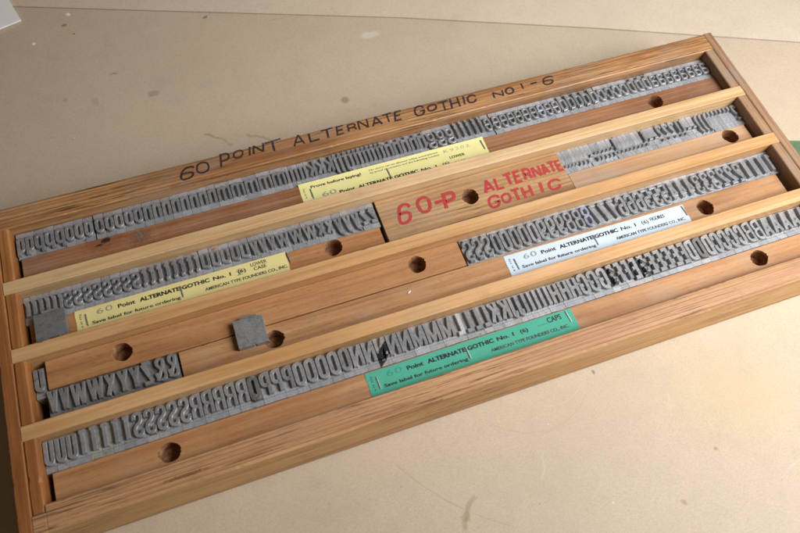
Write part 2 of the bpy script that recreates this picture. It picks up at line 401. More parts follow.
# ------------------------------------------------------------------ stroke glyphs
# each glyph: strokes separated by ';' - 'c' closes a stroke, 'r' after a point rounds that corner
G = {
 'O': 'c 0,0r 1,0r 1,1r 0,1r', '0': 'c 0,0r 1,0r 1,1r 0,1r', 'I': '.5,0 .5,1', 'l': '.5,0 .5,1',
 'C': '1,.66 1,1r 0,1r 0,0r 1,0r 1,.34', 'G': '1,.7 1,1r 0,1r 0,0r 1,0r 1,.45 .55,.45',
 'U': '0,1 0,0r 1,0r 1,1', 'J': '0,.22 0,0r 1,0r 1,1', 'L': '0,1 0,0 1,0', 'T': '0,1 1,1;.5,.96 .5,0',
 'H': '0,0 0,1;1,0 1,1;.05,.5 .95,.5', 'E': '1,1 0,1 0,0 1,0;.05,.52 .85,.52', 'F': '1,1 0,1 0,0;.05,.5 .85,.5',
 'D': 'c 0,0 .99,0r .99,1r 0,1', 'P': '0,0 0,1 1,1r 1,.45r .08,.45', 'R': '0,0 0,1 1,1r 1,.48r .08,.48;.55,.46 1,.42r 1,0',
 'B': 'c 0,0 1,0r 1,.53r 0,.53;.02,.53 .02,1 .96,1r .96,.54r .8,.54', 'Q': 'c 0,0r 1,0r 1,1r 0,1r;.5,.2 1,-.04',
 'S': '1,.74 1,1r 0,1r 0,.6r 1,.42r 1,0r 0,0r 0,.26', 'A': '0,0 .5,1;.5,1 1,0;.2,.28 .8,.28', 'V': '0,1 .5,0;.5,0 1,1',
 'W': '0,1 .25,0;.25,0 .5,.95;.5,.95 .75,0;.75,0 1,1', 'X': '0,0 1,1;1,0 0,1', 'Y': '0,1 .5,.42;.5,.42 1,1;.5,.45 .5,0',
 'Z': '0,1 1,1;1,.96 0,.04;0,0 1,0', 'N': '0,0 0,1;0,1 1,0;1,0 1,1', 'M': '0,0 0,1;0,1 .5,.05;.5,.05 1,1;1,1 1,0',
 'K': '0,0 0,1;.08,.38 1,1;.4,.6 1,0', '&': '1,.36 .85,0r 0,0r 0,.45r .45,.55;.4,.52 .85,.7r .8,1r .1,1r .1,.75r .35,.5;.3,.55 1,0',
 'a': '0,.78 0,1r 1,1r 1,0;1,.56 0,.5r 0,0r .94,.06', 'b': '0,0 0,1.36;.06,1 1,1r 1,0r .06,0', 'c': '1,.66 1,1r 0,1r 0,0r 1,0r 1,.34',
 'd': '1,0 1,1.36;.94,1 0,1r 0,0r .94,0', 'e': '.06,.52 1,.52 1,1r 0,1r 0,0r 1,0r 1,.28', 'f': '.35,0 .35,1.36r 1,1.36;0,1 .9,1',
 'g': 'c .05,.42r .9,.42r .9,1r .05,1r;.2,.38 .05,.14r 1,.14r 1,-.3r 0,-.3r 0,.05;.92,.9 1.05,1.05', 'h': '0,0 0,1.36;.06,.92 .5,1r 1,1r 1,0',
 'i': '.5,0 .5,1;.5,1.24 .5,1.4', 'j': '.85,1 .85,-.3r 0,-.3;.85,1.24 .85,1.4', 'k': '0,0 0,1.36;.08,.38 1,1;.4,.58 1,0',
 'm': '0,0 0,1;.05,.92 .25,1r .5,1r .5,0;.53,.92 .75,1r 1,1r 1,0', 'n': '0,0 0,1;.06,.92 .5,1r 1,1r 1,0', 'o': 'c 0,0r 1,0r 1,1r 0,1r',
 'p': '0,-.34 0,1;.06,1 1,1r 1,0r .06,0', 'q': '1,-.34 1,1;.94,1 0,1r 0,0r .94,0', 'r': '0,0 0,1;.06,.85 .4,1r 1,1',
 's': '1,.74 1,1r 0,1r 0,.58r 1,.44r 1,0r 0,0r 0,.26', 't': '.3,1.25 .3,0r 1,0;0,1 1,1', 'u': '1,0 1,1;.94,.08 .5,0r 0,0r 0,1',
 'v': '0,1 .5,0;.5,0 1,1', 'w': '0,1 .25,0;.25,0 .5,.95;.5,.95 .75,0;.75,0 1,1', 'x': '0,0 1,1;1,0 0,1',
 'y': '0,1 .55,.02;1,1 .45,-.34r 0,-.34', 'z': '0,1 1,1;1,.94 0,.06;0,0 1,0',
 '$': '1,.74 1,.95r 0,.95r 0,.58r 1,.42r 1,.05r 0,.05r 0,.26;.35,1.06 .35,.9;.65,1.06 .65,.9;.35,.1 .35,-.06;.65,.1 .65,-.06',
 '1': '.55,0 .55,1;.5,.98 .1,.8', '2': '0,.72 0,1r 1,1r 1,.6r 0,.04;0,0 1,0', '3': '0,.76 0,1r 1,1r 1,.53r .35,.53;.35,.5 1,.5r 1,0r 0,0r 0,.24',
 '4': '.75,0 .75,1;.72,1 0,.27;0,.24 1.05,.24', '5': '1,1 0,1;0,1 0,.5;.02,.58 1,.6r 1,0r 0,0r 0,.24', '6': '1,.78 1,1r 0,1r 0,0r 1,0r 1,.56r .06,.56',
 '7': '0,1 1,1;1,.98 .35,0', '8': 'c 0,0r 1,0r 1,.53r 0,.53r;c .04,.56r .96,.56r .96,1r .04,1r', '9': '0,.22 0,0r 1,0r 1,1r 0,1r 0,.44r .94,.44',
 '.': '.5,-.02 .5,.12', ',': '.6,.12 .6,.0;.6,.0 .3,-.14', ';': '.6,.12 .6,.0;.6,.0 .3,-.14;.6,.62 .6,.48', ':': '.5,-.02 .5,.12;.5,.62 .5,.48',
 '!': '.5,1.36 .5,.35;.5,.12 .5,-.02', '-': '0,.42 1,.42', "'": '.5,1.36 .5,1.0', '?': '0,1.1 0,1.36r 1,1.36r 1,.85r .5,.5;.5,.12 .5,-.02',
 ')': '0,1.36 .9,1r .9,.0r 0,-.3', '/': '0,-.05 1,1.05',
}
def parse(gl, w, h, ox=0.0, oy=0.0, R=None, mirror=False):
    """glyph -> list of (closed, [(x,y)...]) in millimetres, corners filleted"""
    res = []
    for st in G[gl].split(';'):
        st = st.strip(); closed = st.startswith('c ')
        if closed: st = st[2:]
        P = []
        for tok in st.split():
            r = tok.endswith('r'); tok = tok.rstrip('r'); x, y = map(float, tok.split(','))
            P.append((Vector((((1-x) if mirror else x)*w+ox, y*h+oy)), r))
        Rm = R if R is not None else w*0.52
        out = []; n = len(P)
        for i, (p, r) in enumerate(P):
            if not r or (not closed and i in (0, n-1)): out.append(p); continue
            a, b = P[i-1][0], P[(i+1) % n][0]
            da, db = (a-p).length, (b-p).length
            fa = 0.5 if (P[i-1][1]) else 0.95; fb = 0.5 if (P[(i+1) % n][1]) else 0.95
            ra, rb = min(Rm*1.25, da*fa), min(Rm*1.25, db*fb)
            A, B = p+(a-p).normalized()*ra, p+(b-p).normalized()*rb
            for k in range(6):
                u = k/5; out.append(A*(1-u)**2*1.0 + p*2*u*(1-u) + B*u*u)
        q = [out[0]]
        for p in out[1:]:
            if (p-q[-1]).length > 0.02: q.append(p)
        if closed and (q[0]-q[-1]).length < 0.02: q.pop()
        if len(q) > 1: res.append((closed, q))
    return res

def ribbon(bm, closed, P, w, z0, z1, spread=0.0, clamp=None, wob=0.0, round_end=False):
    n = len(P); L = []; Rr = []
    def put(p, off, s):
        return p+off*s
    for i, p in enumerate(P):
        a = P[i-1] if (closed or i > 0) else None
        b = P[(i+1) % n] if (closed or i < n-1) else None
        d1 = (p-a).normalized() if a is not None else (b-p).normalized()
        d2 = (b-p).normalized() if b is not None else d1
        n1, n2 = Vector((-d1.y, d1.x)), Vector((-d2.y, d2.x))
        m = n1+n2
        m = m.normalized() if m.length > 1e-4 else n1
        k = min(1/max(m.dot(n1), 0.3), 1.5)
        ww = w*(1+wob*random.uniform(-1, 1))
        L.append((p, m*k, ww, d1 if b is None else (-d2 if a is None else None)))
    rings = []
    def ringv(side, extra, z):
        vs = []
        for (p, m, ww, endd) in L:
            q = p+m*side*(ww/2+extra)
            if endd is not None and extra > 0: q = q+endd*extra
            if clamp: q = Vector((min(max(q.x, clamp[0]), clamp[1]), min(max(q.y, clamp[2]), clamp[3])))
            vs.append(bm.verts.new((q.x*S, q.y*S, z*S)))
        return vs
    if spread > 0:                            # rounded shoulder of the printing face
        ul, ur = ringv(1, -0.2, z1), ringv(-1, -0.2, z1)
        tl, tr = ringv(1, 0, z1-0.16), ringv(-1, 0, z1-0.16)
    else:
        tl, tr = ringv(1, 0, z1), ringv(-1, 0, z1); ul, ur = tl, tr
    bl, br = ringv(1, spread, z0), ringv(-1, spread, z0)
    m = n if closed else n-1
    for i in range(m):
        j = (i+1) % n
        for q in ((ul[i], ur[i], ur[j], ul[j]), (tl[i], ul[i], ul[j], tl[j]), (ur[i], tr[i], tr[j], ur[j]), (bl[i], tl[i], tl[j], bl[j]), (tr[i], br[i], br[j], tr[j])):
            if len(set(q)) < 4: continue
            try: bm.faces.new(q)
            except ValueError: pass
    if not closed and spread > 0:
        bm.faces.new((ul[0], tl[0], tr[0], ur[0])); bm.faces.new((ul[-1], ur[-1], tr[-1], tl[-1]))
    if not closed:
        bm.faces.new((tl[0], bl[0], br[0], tr[0])); bm.faces.new((tl[-1], tr[-1], br[-1], bl[-1]))

# ------------------------------------------------------------------ the metal sorts
M_body = metal('type metal', (0.35, 0.36, 0.39), 0.3, 0.5)
M_facec = metal('worn type face', (0.35, 0.36, 0.38), 0.45, 0.38, seed=3)
M_dkbody = metal('tarnished type metal', (0.25, 0.255, 0.26), 0.3, 0.45, seed=2)
M_bright = metal('polished type metal', (0.85, 0.86, 0.88), 0.5, 0.3, seed=1)
M_dull = metal('darkened type face', (0.19, 0.19, 0.195), 0.3, 0.45, seed=5)
M_dullbody = metal('darkened type metal', (0.40, 0.40, 0.41), 0.3, 0.45, ink=((0.12, 0.12, 0.125), 300, 0.0), ymask=(3.6, 22, 0), seed=5)
M_inked = metal('inked type face', (0.40, 0.40, 0.41), 0.3, 0.42, ink=((0.008, 0.008, 0.010), 420, 0.36), ymask=(3.0, 13.2, -0.9), seed=0.013)
M_inkbody = metal('inked type metal', (0.45, 0.45, 0.46), 0.3, 0.42, ink=((0.012, 0.012, 0.014), 420, 0.36), ymask=(2.8, 14.5, -0.8), seed=0.4)
M_inkcount = metal('type metal with ink in its hollows', (0.45, 0.45, 0.46), 0.3, 0.42, ink=((0.022, 0.022, 0.024), 500, 0.22), ymask=(4.0, 21.2, 0), seed=0.7)
M_inkspot = metal('type face spotted with ink', (0.37, 0.375, 0.39), 0.3, 0.46, ink=((0.04, 0.04, 0.045), 330, 0.46), seed=0.9)
M_inkfoot = metal('type metal inked at the foot', (0.42, 0.42, 0.43), 0.3, 0.42, ink=((0.02, 0.02, 0.022), 600, 0.42), ymask=(3.4, 9.0, 0), seed=0.2)
M_blue = metal('bluish type face', (0.34, 0.37, 0.46), 0.35, 0.40, seed=7)
M_green = metal('type metal with verdigris', (0.42, 0.44, 0.37), 0.3, 0.45, seed=8)

DESC = {'.': 'full stop', ',': 'comma', ';': 'semicolon', ':': 'colon', '!': 'exclamation mark', '-': 'hyphen',
        "'": 'apostrophe', '?': 'question mark', ')': 'round bracket', '&': 'ampersand', '$': 'dollar sign'}
def desc(c):
    if c in DESC: return DESC[c]
    if c.isdigit(): return 'figure ' + c
    return ('capital ' if c.isupper() else 'lowercase ') + c
bodies, faces = {}, {}
ZV = 20.55                                   # floor of the hollows between the strokes
def span(style):
    return (3.7, 21.3) if style == 'cap' else ((1.1, 19.0) if style == 'fig' else (3.9, 17.0))
def body_mesh(w, ch, style):
    lo, hi = span(style)
    if style == 'low':
        if ch in 'bdfhkl!?\')ijt': hi = 21.3
        if ch in 'gjpqy),;': lo = 0.5
        if ch in '.,-;': hi = 14 if ch == ';' else 10
        if ch == "'": lo = 14
    if ch == '$': lo, hi = 0.9, 20.1
    k = (round(w, 2), lo, hi)
    if k not in bodies:
        bm = bmesh.new(); g = 0.07; x = w/2-g; b = 0.16
        prof = [(0, 0), (0, ZS-b), (b, ZS)]
        prof += [(lo-0.25, ZS), (lo+0.25, ZV)]
        if hi > BODY: prof += [(BODY-0.02, ZV), (BODY, ZV-0.1)]
        else: prof += [(hi-0.25, ZV), (hi+0.25, ZS), (BODY-b, ZS), (BODY, ZS-b)]
        prof += [(BODY, 0)]
        A = [bm.verts.new((-x*S, y*S, z*S)) for y, z in prof]; B = [bm.verts.new((x*S, y*S, z*S)) for y, z in prof]
        n = len(prof)
        for i in range(n): bm.faces.new((A[i], A[(i+1) % n], B[(i+1) % n], B[i]))
        fa = [bm.faces.new(A), bm.faces.new(B[::-1])]
        bodies[k] = mesh_of(bm, 'sort_body')
    return bodies[k]
def face_mesh(ch, w, style):
    k = (ch, round(w, 2), style)
    if k in faces: return faces[k]
    if style == 'cap': y0, y1, sw = 4.3, 20.8, 2.55
    elif style == 'fig': y0, y1, sw = 1.6, 18.6, 2.35
    else: y0, y1, sw = 4.5, 16.5, 2.15
    if ch == '$': y0, y1 = 1.6, 19.4
    if ch in '.,;:!': sw = 2.0
    if ch in "'-": sw = 1.7
    if ch in 'mwW': sw *= 0.82
    if ch in 'MN': sw *= 0.92
    if ch in 'aegs358BSR&$': sw *= 0.86
    if ch in 'eg8aB&$': sw *= 0.92
    side = 0.3
    gw = w-2*side-sw
    if ch in '.,;:!\'': gw = min(gw, 1.2)
    gw = max(gw, 0.5)
    h = (y1-y0-sw)
    bm = bmesh.new()
    st = parse(ch, gw, h, -gw/2, y0+sw/2, mirror=True)
    cl = (-w/2+0.1, w/2-0.1, 0.12, BODY-0.12)
    for i, (c, P) in enumerate(st):
        ribbon(bm, c, P, sw, ZV-0.15, ZT+0.012*i, 0.38, cl)
    faces[k] = mesh_of(bm, 'sort_face')
    return faces[k]

SORTS = []
def sort(ch, xc, yf, w, style, row, mbody=None, mface=None, ymis=0.0, extra=None):
    SORTS.append(dict(ch=ch, xc=xc, yf=yf+ymis, w=w, style=style, row=row, mb=mbody, mf=mface, extra=extra))
def run(spec, x0, row, yf, style, special=None):
    """spec: list of (char, count, x_end) laid out from x0"""
    special = special or {}
    for ch, n, x1 in spec:
        w = (x1-x0)/n
        for i in range(n):
            mb, mf, ex = special.get((ch, i), (None, None, None))
            sort(ch, x0+w*(i+.5), yf, w, style, row, mb, mf, random.uniform(-0.25, 0.0), ex)
        x0 = x1
BK = M_dkbody
# back row, small letters
yf = YB[1]-BODY-0.15
run([('q',2,13.21),('p',3,33.93),('o',3,53.74)], 1.1, 1, yf, 'low')
run([('o',5,88.85),('n',8,142.78),('m',5,194.84),('l',5,212.25),('k',3,232.72),('j',3,245.09),('i',8,273.74),('h',5,307.55),('g',3,331.29),('f',5,356.89),('e',1,363.2)], 54.6, 1, yf, 'low')
run([('e',9,423.43),('d',5,458.57),('c',4,486.46),('b',3,507.71),('a',8,563.3)], 364.2, 1, yf, 'low', {('e',6):(None, M_blue, 'with a bluish face')})
# second row: small letters on the left, points on the right
yf = YB[2]-BODY-0.15
run([('r',6,25.8),('s',8,77.66),('t',8,119.32),('u',5,154.41),('v',3,173.41),('w',3,203.39),('x',2,216.76),('y',3,236.51),('z',2,249.2)], 0.3, 2, yf, 'low')
run([('.',4,413.6),(',',3,424.3),('-',1,428.9),(';',5,447.1),('!',1,451.0),('.',6,473.1),('!',1,477.2),('-',2,487.2),('?',3,504.3),('!',2,512.7),('-',2,522.4),(')',3,535.3),("'",6,557.6),('?',1,563.3)], 401.2, 2, yf, 'low')
# third row: figures on the right
yf = YB[3]-BODY-0.15
wfig = (563.4-298.4)/36
x = 298.4; sp = []
for ch, n in (('$',3),('0',5),('9',3),('8',3),('7',3),('6',3),('5',3),('4',3),('3',3),('2',3),('1',4)):
    x += wfig*n; sp.append((ch, n, x))
run(sp, 298.4, 3, yf, 'fig', {('8',2):(None, M_blue, 'with a bluish face')})
# third row, left: the end of the capitals
yf = 51.3
e = [6.9,14.1,20.9,31.4,42.1,49.9,57.8,65.3,73.4,81.7,89.6]
for i, ch in enumerate('VVWWXYYZ&&'):
    sort(ch, (e[i]+e[i+1])/2, yf, e[i+1]-e[i], 'cap', 3, BK, None, random.uniform(0, .4))
sort('U', 3.85, 68.6, 6.8, 'cap', 3, BK, None, 0, None)
# front row, capitals
yf = YB[4]-BODY-0.15
run([('U',3,20.67),('T',5,53.87),('S',5,90.26),('R',5,127.68),('Q',1,135.47),('P',3,157.86),('O',5,196.93),('N',5,239.49),('M',3,270.45),('L',4,296.57),
     ('K',2,312.59),('J',2,322.08),('I',5,343.69),('H',3,366.13),('G',3,389.52),('F',3,407.71),('E',7,454.83),('D',3,476.58),('C',4,504.18),('B',2,519.55),('A',5,560.6)], 0.3, 4, yf, 'cap',
    {('N',2):(M_inkbody, M_inked, 'blackened by dried ink'), ('Q',0):(M_dullbody, M_dull, 'with a darkened face'), ('D',1):(M_dullbody, M_dull, 'with a darkened face'),
     ('L',0):(None, M_bright, 'with a shiny face'), ('F',0):(M_inkcount, M_inkspot, 'smudged with ink'), ('E',0):(M_inkcount, None, 'smudged with ink'), ('E',1):(M_inkcount, M_inkspot, 'caked with ink'),
     ('S',1):(M_inkfoot, None, 'with ink at its foot'), ('T',1):(M_green, None, 'stained green'), ('T',2):(M_green, None, 'stained green')})

rows = {1: 'back row', 2: 'second row', 3: 'third row', 4: 'front row'}
ordn = ['first', 'second', 'third', 'fourth', 'fifth', 'sixth', 'seventh', 'eighth', 'ninth', 'tenth', 'eleventh', 'twelfth', 'thirteenth']
numw = ['zero', 'one', 'two', 'three', 'four', 'five', 'six', 'seven', 'eight', 'nine', 'ten', 'eleven', 'twelve', 'thirteen']
from collections import Counter
tot = Counter((s['row'], s['ch']) for s in SORTS); seen = Counter()
for s in sorted(SORTS, key=lambda s: (s['row'], s['xc'])):
    k = (s['row'], s['ch']); i = seen[k]; seen[k] += 1; n = tot[k]
    d = desc(s['ch'])
    if s['ch'] == 'U' and s['row'] == 3:
        lab = 'grey metal capital U sort alone against the left rail, above the two V sorts'
    elif n == 1:
        lab = f"grey metal {d} sort{' ' + s['extra'] if s['extra'] else ''}, the only one in {rows[s['row']]}"
    else:
        lab = f"metal {d} sort{' ' + s['extra'] if s['extra'] else ''}, {ordn[i]} from left of {numw[n]} in {rows[s['row']]}"
        if len(lab.split()) > 16: lab = f"metal {d} sort, {ordn[i]} from left of {numw[n]} in {rows[s['row']]}"
    t = empty('metal_type_sort', (s['xc'], s['yf'], 0.03+random.random()*0.16))
    t.rotation_euler = (math.radians(random.uniform(-0.35, 0.1)), math.radians(random.uniform(-0.22, 0.22)), math.radians(random.uniform(-0.3, 0.3)))
    tag(t, lab, 'type sort', 'metal sorts standing in the ' + rows[s['row']])
    dk = s['xc'] < 0
    bo = new_obj('body', body_mesh(s['w'], s['ch'], s['style']), None, t)
    fo = new_obj('letter_face', face_mesh(s['ch'], s['w'], s['style']), None, t)
    for ob, m in ((bo, s['mb'] or M_body), (fo, s['mf'] or (M_dkbody if s['mb'] is BK else M_facec))):
        if not ob.data.materials: ob.data.materials.append(M_body)
        ob.material_slots[0].link = 'OBJECT'; ob.material_slots[0].material = m

# two sorts lying on their sides
def lying(x0, y0, w, zb, rot, tilt, lab, nk=(0.5, 0.5), ins=0.5):
    t = empty('metal_type_sort', (x0+10.2, y0, zb))
    bm = bmesh.new()
    th = w
    bm_prism(bm, [(-10.1, 0), (-nk[0]+.8, 0), (-nk[0]+1.1, nk[1]), (nk[0]+1.1, nk[1]), (nk[0]+1.4, 0), (10.1, 0), (10.1, 20.0), (-10.1, 20.0)], 0, th, 0.25)
    b = new_obj('body', mesh_of(bm, 'lying_body'), M_dkbody2, t)
    bm = bmesh.new()                          # the pin mark on the side, then the letter at its head
    bm_prism(bm, [(-4.6, 20.02), (6.8, 20.02), (5.9, 22.0), (-5.4, 22.0)], 0.5, th-0.9, 0.2)
    new_obj('letter_face', mesh_of(bm, 'lying_face'), M_facec, t)
    bm = bmesh.new()
    bm_prism(bm, [(-1.4, 4), (1.4, 4), (1.2, 17), (-1.6, 17)], th-0.1, th+0.04, 0.03)
    new_obj('side_ridge', mesh_of(bm, 'side_ridge'), M_dkbody2, t)
    t.rotation_euler = (tilt, 0, rot)
    tag(t, lab, 'type sort')
M_dkbody2 = metal('side of a tarnished sort', (0.31, 0.32, 0.335), 0.5, 0.38, seed=11, tint=(0.25, 0.29, 0.31))
lying(129.0, 59.7, 5.0, ZF+0.05, -0.02, 0.0, 'grey metal sort lying on its side over the seam of two wooden blocks')
lying(6.8, 104.9, 4.6, ZT+0.08, -0.01, 0.0, 'dull metal sort lying on its side over the lowercase r sorts by the left rail', nk=(3.2, 1.0))

# ------------------------------------------------------------------ wooden blocks (furniture) filling the rows
def block(x0, x1, y0, y1, holes, mat, lab, z1=ZF, knots=()):
    bm = bmesh.new(); worn_bar(bm, x0, x1, y0, y1, 0.1, z1, 0.35, step=4)
    me = mesh_of(bm, 'wood_block')
    o = new_obj('wood_block', me, [mat, M_hole])
    if holes:
        bm = bmesh.new()
        for (hx, hy, r) in holes:
            n = 64; prof = []
            ph = [random.uniform(0, 6.28) for _ in range(4)]
            def rr(a, k):                     # ragged rim, torn mostly across the grain
                j = 0.05*math.sin(2*a+ph[0])+0.03*math.sin(5*a+ph[1])+0.09*abs(math.cos(a))**6*math.sin(17*a+ph[2])*math.sin(3*a+ph[3])
                return r*(1+k*j+k*random.uniform(-0.008, 0.012+0.08*math.cos(a)**10))
            levels = [(z1+1, 1.06, 1.0), (z1-0.5, 1.0, 0.8), (z1-2, 0.98, 0.25), (z1-10.5, 0.97, 0.1), (z1-11.6, 0.5, 0.1)]
            prev = None
            for z, q, k in levels:
                cur = [bm.verts.new(((hx+rr(2*math.pi*i/n, k)*q*math.cos(2*math.pi*i/n))*S, (hy+rr(2*math.pi*i/n, k)*q*math.sin(2*math.pi*i/n))*S, z*S)) for i in range(n)]
                if prev:
                    for i in range(n): bm.faces.new((prev[i], prev[(i+1) % n], cur[(i+1) % n], cur[i]))
                else: bm.faces.new(cur[::-1])
                prev = cur
            c = bm.verts.new((hx*S, hy*S, (z1-12.6)*S))
            for i in range(n): bm.faces.new((prev[i], prev[(i+1) % n], c))
        cme = mesh_of(bm, 'cutter'); cme.materials.append(mat); cme.materials.append(M_hole)
        for p in cme.polygons: p.material_index = 1
        co = bpy.data.objects.new('cutter', cme); COL.objects.link(co)
        md = o.modifiers.new('b', 'BOOLEAN'); md.object = co; md.operation = 'DIFFERENCE'; md.solver = 'EXACT'
        bpy.context.view_layer.update()
        dg = bpy.context.evaluated_depsgraph_get()
        nm = bpy.data.meshes.new_from_object(o.evaluated_get(dg))
        o.modifiers.clear(); o.data = nm
        bpy.data.objects.remove(co)
    tag(o, lab, 'wood block', 'wooden blocks wedged beside the sorts')
    return o
t = NT('raw drilled wood')
hn = t.noise(t.coord((300, 300, 300)), 1, 4, 0.7)
t.color(t.ramp(hn, [(0.3, (0.10, 0.035, 0.015)), (0.5, (0.26, 0.12, 0.05)), (0.7, (0.44, 0.25, 0.12))])); t.rough(0.8); t.bump(hn, 0.4, 0.0004)
M_hole = t.m
def beech(seed, k=1.0, warm=0.0, **kw):
    kw.setdefault('grow', 0.12)
    return wood('beech block timber', tuple(c*k for c in (0.52, 0.30-0.03*warm, 0.150-0.03*warm)), tuple(c*k for c in (0.45, 0.235-0.03*warm, 0.100-0.02*warm)),
                tuple(c*k for c in (0.31, 0.15-0.02*warm, 0.065-0.015*warm)), seed=seed, rings=0.15, streak=0.3, pores=0.45, **kw)
RH = 6.4
def knotty(seed):
    return wood('mahogany block timber', (0.37, 0.19, 0.10), (0.30, 0.135, 0.06), (0.19, 0.072, 0.03), seed=seed, rings=0.35, streak=0.4, pores=0.3, grey=((0.27, 0.21, 0.17), 0.3),
                knots=((59, 171.2, 8, 2.2, (0.20, 0.06, 0.02), 0.6), (60, 171.3, 2.2, 1.6, (0.02, 0.01, 0.006), 0.97), (55, 168.6, 1.0, 3.0, (0.03, 0.015, 0.008), 0.9), (83.4, 167.2, 6.5, 1.5, (0.16, 0.07, 0.035), 0.6)))
GRIME = ((0.33, 0.29, 0.25), 0.45)
b1 = block(3.2, 563.2, 153.95, 173.9, [(502.1, 165.2, RH)], knotty(3.0), 'long reddish wooden block with a knot in the back row')
bm = bmesh.new()
for (kx, ky, a, b) in ((83.4, 167.2, 4.4, 4.0),):
    pts = [(kx+a*math.cos(q/24*2*math.pi)*(1+random.uniform(-.08, .08)), ky+b*math.sin(q/24*2*math.pi)*(1+random.uniform(-.08, .08))) for q in range(24)]
    bm_prism(bm, pts, ZF-1, ZF+0.06)
t = NT('knot wood')
vk = t.coord((1, 1, 1), (-83.4*S, -167.2*S, 0)); nk = t.noise(vk, 700, 4, 0.7, 1.5)
t.color(t.ramp(nk, [(0.3, (0.06, 0.035, 0.02)), (0.5, (0.17, 0.10, 0.06)), (0.7, (0.27, 0.18, 0.12))])); t.rough(0.6); t.bump(nk, 0.4, 0.0004)
new_obj('knot', mesh_of(bm, 'knot'), t.m, b1)
block(2.6, 247.5, 103.7, 122.3, [(210.8, 115.9, RH)], beech(5.0, 0.85, 1), 'wooden block with one hole between the yellow label and the red lettered block')
bred = block(250.7, 400.6, 103.75, 143.6, [(320.9, 125.7, RH)], wood('rough lettered block timber', (0.52, 0.33, 0.165), (0.43, 0.25, 0.115), (0.29, 0.15, 0.065), seed=11.2, rings=0.45, streak=0.5, pores=0.5, cracks=0.9,
      grey=((0.3, 0.25, 0.19), 0.35)), 'wide wooden block with red handwriting and one hole', z1=ZF+0.6)
block(401.3, 560.2, 103.7, 122.3, [(543.4, 115.0, RH)], wood('flamed block timber', (0.50, 0.34, 0.22), (0.45, 0.28, 0.16), (0.40, 0.2, 0.085), seed=13.4, rings=0.45, streak=0.2, pores=0.2, grey=GRIME),
      'wooden block with orange flame grain and one hole by the right rail, second row')
block(8.7, 296.9, 73.0, 93.35, [(56.4, 84.0, RH), (263.3, 84.4, RH)], beech(15.0, 0.9, 0.6), 'long pinkish wooden block with two holes behind the lying sort')
block(91.0, 558.0, 51.25, 72.15, [(152.8, 61.2, RH), (488.5, 61.9, RH)], beech(17.5, 0.92, 0.2, grey=((0.36, 0.3, 0.24), 0.25)), 'long wooden block under the white label, with a hole beside the lying sort')
block(3.9, 560.0, 0.35, 19.4, [(72.6, 9.2, RH), (504.3, 10.9, RH)], beech(19.0, 0.95, 0.6, grey=((0.35, 0.3, 0.24), 0.3)), 'long wooden block under the green label in the front row')

# ------------------------------------------------------------------ handwriting
def hand(txt, z, mat, parent, sw, jit=0.11):
    bm = bmesh.new()
    k = 0
    for ch, cx, cy, w, h, slant in txt:
        for (c, P) in parse(ch, w, h, -w/2, -h/2, R=w*0.5):
            Q = []
            for a, b in zip(P, P[1:]+([P[0]] if c else [])):
                m = max(1, int((b-a).length/1.6))
                for i in range(m): Q.append(a.lerp(b, i/m))
            if not c: Q.append(P[-1])
            ph = random.uniform(0, 6.28)
            Q = [Vector((p.x+slant*p.y+jit*h*0.35*math.sin(i*0.5+ph)*0.5+cx, p.y+jit*h*0.3*math.sin(i*0.37+ph*2)*0.5+cy+0.04*p.x)) for i, p in enumerate(Q)]
            k += 1
            ribbon(bm, c, Q, sw*random.uniform(0.85, 1.1), z-0.3, z+0.08+0.006*(k % 9), 0, None, 0.10)
    o = new_obj('lettering', mesh_of(bm, 'lettering'), mat, parent)
    o.matrix_parent_inverse = Matrix.Identity(4)
    return o
M_pen = marker('black felt pen', (0.03, 0.02, 0.027), 0.42)
M_red = marker('red felt pen', (0.44, 0.04, 0.045), 0.58)
hw = [('6',126.6,205.0,9,10,.3),('0',138.4,206.6,8.5,9,.1),('P',155.5,208.6,6.5,10.5,.15),('O',166.0,210.6,7,6.5,.2),('I',174.8,210.6,3,7.5,.25),('N',181.4,211.0,7.5,7.5,.2),('T',192.8,210.0,13,9.5,.1),
      ('A',212.4,209.8,8,9.5,.1),('L',224.4,209.4,7,7.5,.1),('T',235,208.8,9.5,8,.1),('E',245.2,209.2,5.5,7.5,.2),('R',254.4,209.0,6,6,.1),('N',263.6,209.2,7,8,.1),('A',274.4,209.3,7.5,8.5,.1),('T',283.8,209.3,8,8,.1),('E',292.2,209.2,5,8,.25),
      ('G',309.7,208.6,7.5,9,.1),('O',320.4,208.6,7,5.5,.2),('T',330.2,207.4,8.5,8.5,.1),('H',339.4,207.8,6.5,9.5,.15),('I',347.3,208.0,2.5,8,.2),('C',353.8,207.6,6.5,7,.2),
      ('N',376.1,205.8,8,5.5,.1),('O',386.2,206.2,6.5,5.5,.1),('1',398.0,207.4,1.4,5.5,.1),('-',408.3,208.0,5.5,4,.1),('6',420.6,206.6,8.5,7.5,.25)]
hw = [(c, x, y-1.4, w, h, s) for c, x, y, w, h, s in hw]
l = hand(hw, H+0.02, M_pen, back_rail, 1.5)
rd = [('6',268.8,126.6,8.5,15,.25),('O',285.3,129.4,9,12,.1),('-',296.6,129.0,6,6,0),('P',305.4,127.6,8.5,12.5,.1),
      ('A',337.4,130.2,7,10.5,.1),('L',346.6,130.2,5,9.5,.1),('T',355.0,131.0,6,9.5,0),('E',362.6,131.2,4.8,9,.1),('R',370.4,131.2,5,9,.1),('N',378.4,131,5.5,9,.05),('A',385.7,131.2,5,9,0),('T',391.9,131.2,5,9,0),('E',397.7,131,3.6,9,0),
      ('G',336.4,115.8,8,9.5,.15),('O',346.4,116.0,6.5,7,.1),('T',355.2,116.4,7,9.5,.05),('H',364.0,116.4,6,9.5,.05),('I',375.8,116.8,3,9,.1),('C',386.6,116.0,9,8,.2)]
